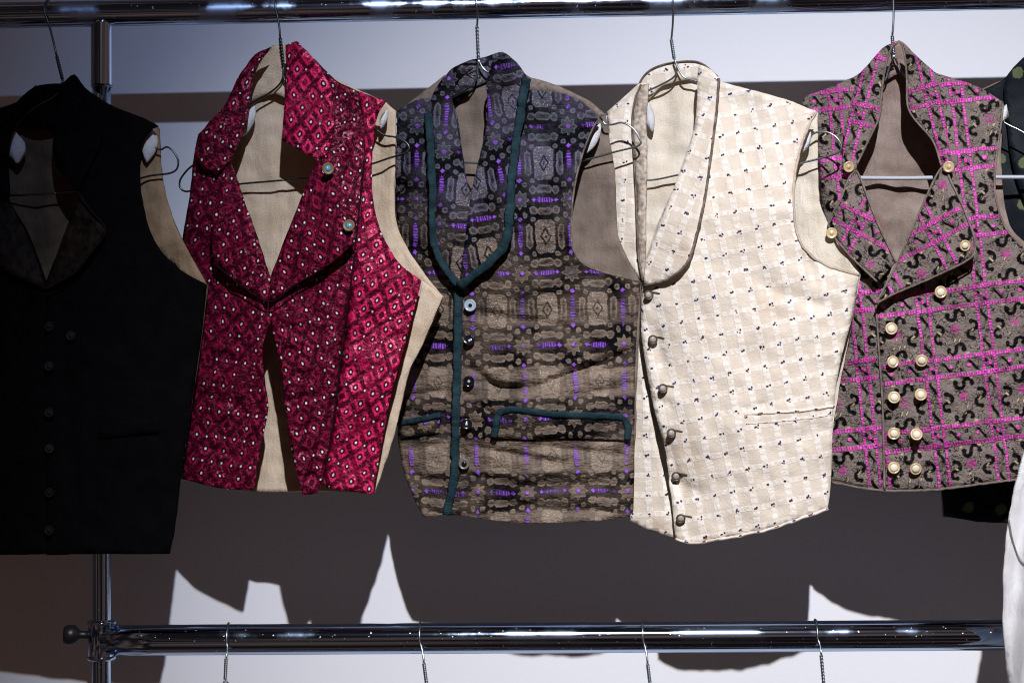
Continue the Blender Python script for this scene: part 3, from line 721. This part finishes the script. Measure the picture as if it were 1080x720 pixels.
# ------------------------------------------------------------------ cream checked waistcoat
def build_beige():
    folds = [(690, 340, 700, 400, .004, 6), (700, 460, 725, 540, .004, 6), (785, 434, 812, 426, .003, 3), (845, 262, 860, 300, .004, 5), (690, 420, 712, 430, .003, 4), (700, 500, 740, 520, .003, 5), (800, 300, 890, 330, .003, 9)]
    v = Vest(636, 912, 95, 565, 0.012, -0.085, 0.050, 3.0, [(*f[:4], f[4]*1.8, f[5]) for f in folds], 0.0065)
    t = thing('waistcoat', 'cream checked waistcoat with shawl collar, dark piping and tiny specks', 'waistcoat', W(710, 100, -0.03), WG)
    panel('back_panel', [(676, 86, 0), (700, 78), (738, 76), (760, 86), (832, 106), (862, 119, 0), (862, 160), (864, 211), (872, 234), (886, 254), (908, 288, 0), (898, 340), (880, 440), (872, 535, 0), (800, 555), (715, 566), (655, 545, 0), (654, 420), (656, 300), (650, 260), (642, 181), (641, 118, 0)], v.back, WHITE, t, (4, 0, 0), 0.003)
    # viewer's left front, mostly behind its neighbour
    panel('front_panel', [(641, 117, 0), (660, 103), (680, 92, 0), (672, 130), (673, 210), (678, 294, 0), (673, 350), (676, 385), (690, 455), (700, 500), (706, 530), (712, 567, 0), (690, 561), (667, 551, 0), (656, 545, 0), (655, 450), (655, 340), (652, 288), (646, 255), (641, 181)], lambda x, y: v.front(x, y) + 0.014*ssf(y, 240, 300), BEI, t, (-2, 690, 150))
    rp = [(677, 300, 0), (676, 345), (682, 390), (689, 427), (702, 477), (707.5, 520), (712.5, 567, 0), (720, 570.5), (736, 571.5), (755, 568.5), (805, 559), (848, 545), (873, 536, 0), (876, 512), (879, 438), (885, 388), (900, 330), (907, 290, 0), (890, 285), (870, 279), (848, 260), (838.5, 230), (838, 189), (846, 151), (855, 129), (861, 117, 0), (832, 108), (795, 96), (760, 87, 0), (742, 110), (714, 189), (690, 245)]
    panel('front_panel', rp, v.front, BEI, t, (-11, 760, 248), 0.003)
    cb = lambda x, y: v.T(x) + 0.004 + 0.002*v.wr(x, y)
    bc = panel('back_collar', [(672, 100, 0), (675, 86), (686, 74), (708, 67), (738, 66), (757, 81), (752, 98, 0), (735, 84.5), (715, 86), (697, 91), (684, 105, 0)], cb, BEI, t, (80, 0, 0), 0.004)
    cord('piping', [(672, 100), (676, 85), (687, 73.5), (708, 66.5), (737, 66), (757, 81)], cb, 0.0013, PIPE, bc, 1.0, lift=0.001)
    ll = [(684, 100), (681, 118), (681, 200), (678, 290)]; rl = [(738, 70), (735, 114), (714, 189), (694, 237), (678, 285)]
    fl = v.over(0.005, ll, 0.008, 36); fr = v.over(0.005, rl, 0.009, 55)
    panel('shawl_lapel', [(683, 88, 0), (674, 100), (669, 125), (671, 200), (674, 270), (678, 296, 0), (660, 279), (647, 258), (642, 200), (641, 122, 0), (662, 104), (674, 88, 0)], fl, BEI, t, (3, 660, 150), 0.003)
    panel('collar_roll', [(683, 88, 0), (683, 104), (681.5, 118), (682, 160), (681, 200), (680, 268), (678, 294, 0), (673, 270), (670.5, 200), (667.5, 126), (671, 103), (676, 90, 0)], v.over(0.012), ROLL, t, (0, 0, 0), 0.003)
    cord('piping', [(676, 89), (670, 104), (667, 126), (670.5, 200), (673.5, 270), (678, 296)], v.over(0.013), 0.0013, PIPE, t, 1.0)
    cord('piping', [(641, 124), (642, 190), (648, 259), (662, 279), (678, 296)], off(fl, 0.001), 0.0010, PIPE, t, 1.0)
    rlp = panel('shawl_lapel', [(737, 68, 0), (750, 74), (759, 84, 0), (756, 117), (748.5, 174), (744, 205), (738.5, 232), (726, 275), (706, 293), (679, 301, 0), (677, 284, 0), (694, 237), (714, 189), (731, 140), (735, 112), (735, 86)], fr, BEI, t, (20, 720, 180), 0.003)
    cord('piping', [(758, 83), (756, 117), (748.5, 174), (744, 205), (738.5, 232), (726, 275), (706, 293.5), (679, 301.5)], off(fr, 0.001), 0.0017, PIPE, rlp, 1.0, wob=0.6)
    cord('armhole_edge', [(861, 118), (855, 129), (846, 151), (838, 189), (838, 230), (847, 260), (870, 279), (906, 290)], off(v.front, 0.0005), 0.0016, mat_cloth('beige_edge_tape', (0.50, 0.40, 0.31), (0.62, 0.51, 0.40), 0.2), t, 0.8, wob=0.8)
    cord('hem_edge', [(874, 536), (848, 545.5), (805, 559.5), (755, 569), (736, 572), (720, 571), (712.5, 567.5)], off(v.front, 0.0005), 0.0017, BEI, t, 0.8, wob=1.0)
    pk = v.over(0.0004)
    cord('pocket_welt', [(787, 440), (786, 436), (800, 435.5), (840, 433), (880, 428)], pk, 0.0019, BEI, t, 0.6, wob=0.8)
    cord('pocket_stitching', [(787, 447), (810, 445), (845, 442), (878, 437)], v.front, 0.0009, BEI, t, 0.8, wob=0.6)
    for x, y in [(684, 311), (688.5, 358), (699, 409.5), (708, 456.5), (713, 502), (718, 546.5)]:
        b = button(x, y, v.over(0.003), 5.0, UMBER, t, 0.66, BONE, dome=0.1)
        cord('buttonhole', [(x + 3, y - 3.2), (x + 8, y - 2.6), (x + 12, y - 1.6)], v.over(0.0012), 0.0008, PIPE, b, 0.8, step=1.5)
    h = hanger('bright wire hanger with short neck inside the cream checked waistcoat', 708.5, up_y(708), UR, (708, 42), (711, 62),
        [[(714, 72), (712, 80), (704, 86), (690, 93), (668, 103), (652, 112), (638, 122), (624, 132), (620, 142), (626, 148), (660, 178), (682, 190), (720, 184), (750, 184)],
         [(716, 74), (722, 82), (735, 86), (780, 108), (830, 132), (846, 142), (852, 144), (862, 139.5), (874, 140), (884, 147), (888, 156), (884, 161), (862, 168), (842, 172.5), (800, 178), (750, 184)]], v.T, HG)
    blob('foam_sleeve', 685.5, 124, v.T(685) - 0.006, 6, 18, 0.006, math.radians(8), PAPER, h)
    blob('foam_sleeve', 851, 150, v.T(851) - 0.008, 4, 13, 0.006, math.radians(-20), PAPER, h)
build_beige()

# ------------------------------------------------------------------ scroll waistcoat with pink stripes
def build_scroll():
    folds = [(934, 478, 990, 472, .004, 3), (960, 480, 1078, 462, .004, 4), (1040, 320, 1046, 480, .003, 8), (900, 380, 924, 430, .003, 6)]
    v = Vest(848, 1098, 95, 512, 0.008, -0.070, 0.050, 4.0, [(*f[:4], f[4]*2.0, f[5]) for f in folds], 0.0065)
    t = thing('waistcoat', 'dark scroll-patterned waistcoat with bright pink stripes and paired cream buttons', 'waistcoat', W(943, 100, -0.03), WG)
    panel('back_panel', [(932, 60, 0), (948, 52), (960, 58), (984, 77), (1028, 92), (1058, 110, 0), (1056, 180), (1066, 240), (1098, 268, 0), (1094, 400), (1086, 503, 0), (980, 514), (862, 505, 0), (860, 400), (862, 310), (862, 240), (862, 170), (850, 110, 0), (907, 80)], v.back, RUST, t, (2, 0, 0), 0.003)
    panel('front_panel', [(924, 320, 0), (926, 370), (930, 420), (932, 470), (933, 516, 0), (905, 513), (876, 507.5, 0), (862, 504, 0), (862, 430), (866, 330), (868, 280), (868, 232), (864, 180), (861, 132), (845.5, 109, 0), (850, 102), (880, 90), (907, 77), (932, 54, 0), (931, 84), (928, 124), (905, 172), (903, 186, 0), (923, 229), (944, 275, 0)], v.front, SCR, t, (-6, 910, 390))
    rp = [(924, 320, 0), (946, 277, 0), (966, 232), (985, 189), (993, 174, 0), (984, 149), (960, 118), (957, 85), (956, 64), (952, 48, 0), (958, 52), (984, 75), (1028, 90), (1059, 108, 0), (1056, 130), (1050, 174), (1050, 207), (1060, 239), (1078, 261), (1099, 270, 0), (1096, 380), (1090, 502, 0), (1040, 509), (981, 516), (933, 517, 0), (931, 430), (927, 370)]
    panel('front_panel', rp, v.front, SCR, t, (-7, 1035, 311))
    panel('back_collar', [(926, 66, 0), (934, 51), (948, 43), (960, 52), (968, 66, 0), (962, 82, 0), (948, 78), (936, 84, 0)], lambda x, y: v.T(x) + 0.004, RUST, t, (0, 0, 0), 0.004)
    # collar band above the notches
    ll = [(934, 84), (927, 124), (905, 172)]; rl = [(955, 77), (959, 117), (984, 149), (993, 174)]
    cl_ = v.over(0.006, ll, 0.006, 40); cr_ = v.over(0.006, rl, 0.006, 40)
    c1 = panel('collar', [(948, 43, 0), (932, 50), (914, 70), (905, 80), (897, 110), (890, 140), (888, 178, 0), (902, 180, 0), (905, 171), (916, 148), (927, 124), (930.5, 92), (935, 66), (941, 50)], cl_, SCR, t, (14, 905, 120), 0.003)
    c2 = panel('collar', [(948, 43, 0), (958, 51), (972, 64), (986, 78), (994, 110), (999, 140), (1003, 180, 0), (992, 174, 0), (984, 149), (959, 117), (956.5, 85), (955, 64), (952, 49)], cr_, SCR, t, (-14, 982, 100), 0.003)
    cord('collar_edge', [(947, 45), (941, 50), (935, 66), (930.5, 92), (927, 124), (916, 148), (904, 173)], off(cl_, 0.001), 0.0013, EDGE, c1, 1.0)
    cord('collar_edge', [(949, 45), (952, 49), (955, 64), (956.5, 85), (959, 117), (984, 149), (993, 175)], off(cr_, 0.001), 0.0013, EDGE, c2, 1.0)
    l2 = [(903, 184), (923, 229), (945, 277)]; r2 = [(993, 178), (966, 232), (946, 279)]
    fl = v.over(0.007, l2, 0.013, 45); fr = v.over(0.007, r2, 0.018, 60)
    p1 = panel('lapel', [(904, 180, 0), (896, 187), (886, 212), (874, 238, 0), (894, 267), (925, 297, 0), (945, 277, 0), (923, 229)], fl, SCR, t, (28, 905, 235), 0.003)
    p2 = panel('lapel', [(993, 176, 0), (1004, 194), (1018, 224), (1029, 254), (1025, 270, 0), (985, 292), (945, 309), (923, 321, 0), (935, 298), (946, 278, 0), (966, 232)], fr, SCR, t, (-28, 985, 245), 0.003)
    cord('lapel_edge', [(945, 277), (923, 229), (904, 181), (896, 187), (886, 212), (874, 238), (894, 267), (925, 297)], off(fl, 0.001), 0.0013, EDGE, p1, 1.0)
    cord('lapel_edge', [(924, 320), (945, 309), (985, 292), (1025, 271), (1028, 254), (1018, 224), (1004, 194), (993, 177), (966, 232), (946, 278), (924, 320)], off(fr, 0.001), 0.0013, EDGE, p2, 1.0)
    cord('front_edge', [(924, 321), (927, 370), (930.5, 420), (932, 470), (933, 516)], v.over(0.002), 0.0014, EDGE, t, 1.0)
    cord('hem_edge', [(877, 508), (905, 513.5), (933, 517), (981, 516.5), (1040, 509.5), (1089, 503)], off(v.front, 0.0005), 0.0015, EDGE, t, 0.8, wob=0.6)
    cord('armhole_edge', [(1058, 110), (1056, 130), (1050, 174), (1050, 207), (1060, 239), (1078, 261)], off(v.front, 0.0005), 0.0013, EDGE, t, 0.8)
    bf = v.over(0.003)
    for x, y in [(940, 346.5), (941.5, 381.5), (972, 380), (943, 419), (971, 416), (942.7, 457), (966.5, 458), (942.7, 493), (965.7, 494), (992, 308)]:
        b = button(x, y, bf, 6.4, GILT, t, 0.66, PEARL, dome=0.12)
    for x, y, f in [(1000.6, 176, v.over(0.014)), (895, 176, v.over(0.014)), (1017.6, 259, fr), (877, 246, fl)]:
        button(x, y, f, 5.8, GILT, t, 0.6 if x > 1010 else 0.4, PEARL if x > 1010 else GILT)
    h = hanger('wire hanger with a straight pale bar inside the pink-striped waistcoat', 939.5, up_y(940), UR, (941, 38), (942.5, 57),
        [[(941, 64), (937, 74), (934, 84), (915, 96), (890, 108), (862, 128)], [(946, 66), (950, 76), (956, 81), (990, 95), (1030, 112), (1052, 124), (1062, 131), (1078, 139), (1092, 150), (1098, 165), (1090, 186)]], v.T, HG,
        bar=([(862, 187), (950, 188), (1010, 187), (1090, 187)], 0.0026, BARW))
    blob('foam_sleeve', 1058, 121, v.T(1058) - 0.008, 5, 12, 0.006, math.radians(-18), PAPER, h)
build_scroll()

# ------------------------------------------------------------------ black waistcoat
def build_black():
    v = Vest(-110, 222, 100, 584, 0.000, -0.062, 0.030, 5.0, ((60, 300, 84, 575, .006, 3),), 0.004)
    t = thing('waistcoat', 'plain black waistcoat with tan lining hanging in front of the chrome post', 'waistcoat', W(66, 110, -0.04), WG)
    panel('back_panel', [(20, 108, 0), (50, 96), (80, 96), (117, 111), (160, 128), (168, 136, 0), (171, 184), (184, 236), (200, 268), (219, 301, 0), (212, 360), (196, 460), (178, 582, 0), (50, 584), (-100, 584, 0), (-108, 300), (-80, 230), (-62, 140, 0), (-20, 122)], v.back, DIM, t, (2, 0, 0), 0.003)
    panel('armhole_facing', [(160, 129, 0), (168, 137, 0), (171, 184), (184, 236), (200, 268), (218, 300, 0), (205, 300, 0), (164, 262, 0), (146, 230), (140, 190), (143, 150, 0)], off(v.back, 0.006), TAN, t, (2, 0, 0), 0.002)
    panel('front_panel', [(49, 298, 0), (49, 430), (49, 584, 0), (-20, 585), (-98, 584, 0), (-110, 300, 0), (-75, 250), (-55, 190), (-60, 140, 0), (-20, 120), (17, 108), (36, 92, 0), (14, 130), (8, 165), (8, 206), (30, 247)], v.front, BLACK, t, (0, 0, 0))
    panel('front_panel', [(48, 298, 0), (65, 255), (81, 213), (80, 198), (60, 176), (56, 138), (64, 90, 0), (78, 79), (89, 92), (117, 111), (150, 124), (167, 133, 0), (161, 136), (150, 152), (148, 191), (154, 229), (168, 262), (190, 284), (218, 300, 0), (214, 340), (205, 400), (195, 470), (184, 560), (179, 584, 0), (90, 584), (49, 585, 0), (47, 430)], v.front, BLACK, t, (0, 0, 0))
    panel('back_collar', [(12, 122, 0), (22, 104), (38, 91), (64, 88), (80, 92), (76, 122, 0), (58, 134), (30, 136)], lambda x, y: v.T(x) - 0.004, BLACK, t, (0, 0, 0), 0.004)
    panel('collar', [(62, 92, 0), (78, 78.5, 0), (90, 94), (104, 120), (106, 150), (92, 180), (82, 202, 0), (62, 178), (56, 139)], v.over(0.010), BLACK, t, (0, 0, 0), 0.003)
    panel('collar', [(38, 90, 0), (18, 107), (-4, 138), (-6, 180), (4, 214, 0), (10, 206), (8, 165), (15, 132)], v.over(0.010), BLACK, t, (0, 0, 0), 0.003)
    rl = [(82, 202), (66, 255), (48, 304)]
    p2 = panel('lapel', [(82, 202, 0), (96, 222), (111, 243, 0), (96, 266), (80, 286), (48, 305, 0), (64, 256), (81, 213)], v.over(0.007, rl, 0.010, 40), BLAP, t, (10, 0, 0), 0.003)
    cord('lapel_edge', [(82, 202), (96, 222), (111, 243), (96, 266), (80, 286), (48, 305)], v.over(0.017), 0.0012, BLAP, p2, 1.0)
    panel('lapel', [(6, 206, 0), (-12, 224), (-22, 246, 0), (4, 284), (48, 305, 0), (38, 272), (28, 247)], v.over(0.007, [(8, 206), (30, 247), (48, 304)], 0.010, 40), BLAP, t, (-10, 0, 0), 0.003)
    cord('front_seam', [(84, 300), (86, 380), (85, 470), (84, 583)], off(v.front, 0.0004), 0.0012, BLACK, t, 0.8)
    w = panel('pocket_welt', [(104, 446, 0), (168, 440, 0), (168, 456, 0), (104, 462, 0)], v.over(0.003), BLACK, t, (0, 0, 0), 0.003)
    bf = v.over(0.003)
    for x, y in [(52, 344), (52, 386), (52, 435), (52, 473), (52, 519), (52, 559), (75, 354)]:
        button(x, y, bf, 5.0, CLOTHB, t, 0.5, CLOTHB, dome=0.5)
    h = hanger('dim wire hanger with leaning neck inside the black waistcoat', 50, up_y(50), UR, (60, 60), (66, 84),
        [[(64, 94), (58, 102), (40, 112), (22, 126), (4, 150), (-20, 160), (-44, 172), (-48, 180), (-40, 188), (0, 205), (60, 204)],
         [(72, 96), (84, 106), (120, 124), (152, 140), (160, 152), (169, 158), (176, 155), (183, 160), (188, 170), (186, 179), (178, 183), (156, 186), (110, 199), (60, 204)]], v.T, HG, WIRED, hook_lean=2)
    blob('foam_sleeve', 17, 156, v.T(17) - 0.008, 12, 19, 0.007, math.radians(6), PAPER, h)
    blob('foam_sleeve', 158, 153, v.T(158) - 0.004, 10, 20, 0.007, math.radians(-10), PAPER, h)
build_black()

# ------------------------------------------------------------------ navy dotted waistcoat at the end of the row
def build_navy():
    v = Vest(990, 1330, 92, 552, 0.030, -0.060, 0.045, 6.0, (), 0.004)
    t = thing('waistcoat', 'navy waistcoat with pale green dots, mostly hidden behind the pink-striped one', 'waistcoat', W(1150, 110, -0.02), WG)
    panel('back_panel', [(1030, 96, 0), (1060, 84), (1100, 70), (1200, 70), (1280, 96, 0), (1290, 240), (1328, 300, 0), (1322, 548, 0), (1160, 552), (995, 545, 0), (990, 400), (1010, 300, 0), (1034, 240)], lambda x, y: v.back(x, y) + 0.006, TAUPE, t, (0, 0, 0), 0.003)
    panel('front_panel', [(1034, 96, 0), (1058, 84), (1080, 60), (1096, 50, 0), (1110, 150), (1140, 290, 0), (1144, 420), (1146, 552, 0), (1095, 552), (1066, 551.5), (1033, 550), (996, 544, 0), (990, 480), (992, 400), (1012, 300, 0), (1036, 270), (1046, 200), (1040, 130)], v.front, DOT, t, (4, 1073, 77))
    panel('front_panel', [(1215, 50, 0), (1250, 80), (1280, 98, 0), (1274, 200), (1290, 270), (1328, 300, 0), (1322, 548, 0), (1240, 552), (1146, 553, 0), (1144, 420), (1140, 290, 0), (1190, 160)], v.front, DOT, t, (-4, 1200, 77))
    panel('collar', [(1096, 48, 0), (1078, 62), (1060, 86), (1062, 130), (1072, 190), (1100, 250), (1138, 292, 0), (1112, 190), (1108, 100)], v.over(0.010), DOT, t, (10, 1073, 77), 0.003)
    panel('collar', [(1214, 48, 0), (1232, 62), (1250, 86), (1246, 130), (1234, 190), (1200, 250), (1140, 292, 0), (1180, 190), (1204, 100)], v.over(0.010), DOT, t, (-10, 1200, 77), 0.003)
build_navy()

# ------------------------------------------------------------------ white garment in front of the lower rail
def build_white():
    t = thing('garment', 'white linen garment hanging before the lower rail at its end', 'garment', W(1150, 480, -0.09))
    dep = lambda x, y: -0.085 - 0.05*math.sqrt(max(0, min(1, (x-1052)/60))) + 0.010*math.sin((x + 0.12*y)*0.16) + 0.006*noise.noise((x*.05, y*.012, 2)) + 0.004*noise.noise((x*.1, y*.03, 7))
    panel('sleeve', [(1084, 470, 0), (1076, 500), (1070, 520), (1064, 545), (1060, 590), (1058, 645), (1061, 700), (1066, 760), (1070, 900, 0), (1120, 905), (1140, 880, 0), (1150, 700), (1140, 560), (1120, 480, 0)], dep, LINEN, t, (8, 0, 0), 0.004)
    panel('body', [(1112, 478, 0), (1120, 440), (1150, 420), (1230, 420), (1290, 450, 0), (1296, 700), (1300, 1000, 0), (1200, 1006), (1126, 1000, 0), (1130, 700), (1122, 560)], lambda x, y: dep(x, y) + 0.02, LINEN, t, (0, 0, 0), 0.004)
    cord('cuff_seam', [(1064, 548), (1068, 570), (1076, 590), (1090, 600)], lambda x, y: dep(x, y) - 0.002, 0.0012, mat_cloth('grey_tape', (0.20, 0.18, 0.17), (0.32, 0.29, 0.27)), t)
build_white()

# ------------------------------------------------------------------ bare hangers on the lower rail
LG = 'bare wire hangers hooked over the lower rail'
for hx, nx, n0, n1, lab in [(241, 238.5, 694, 716, 'bare hanger hook on the lower rail nearest the chrome post, below the crimson waistcoat'),
                            (443, 447, 699, 722, 'bare hanger hook on the lower rail below the left edge of the teal-bound waistcoat'),
                            (677, 683, 700, 724, 'bare hanger hook on the lower rail below where teal-bound and cream waistcoats meet'),
                            (860, 866, 690, 724, 'bare hanger hook on the lower rail below the cream waistcoat, nearest the white garment')]:
    hanger(lab, hx, lo_y(hx), LR, (nx, n0), (nx + (3 if hx > 300 else -1), n1),
           [[(nx - 6, n1 + 10), (nx - 60, n1 + 40), (nx - 145, n1 + 84), (nx - 152, n1 + 96), (nx - 142, n1 + 102), (nx, n1 + 102)],
            [(nx + 8, n1 + 10), (nx + 60, n1 + 40), (nx + 145, n1 + 84), (nx + 152, n1 + 96), (nx + 142, n1 + 102), (nx, n1 + 102)]], lambda x: -0.030, LG, twist=5.0)
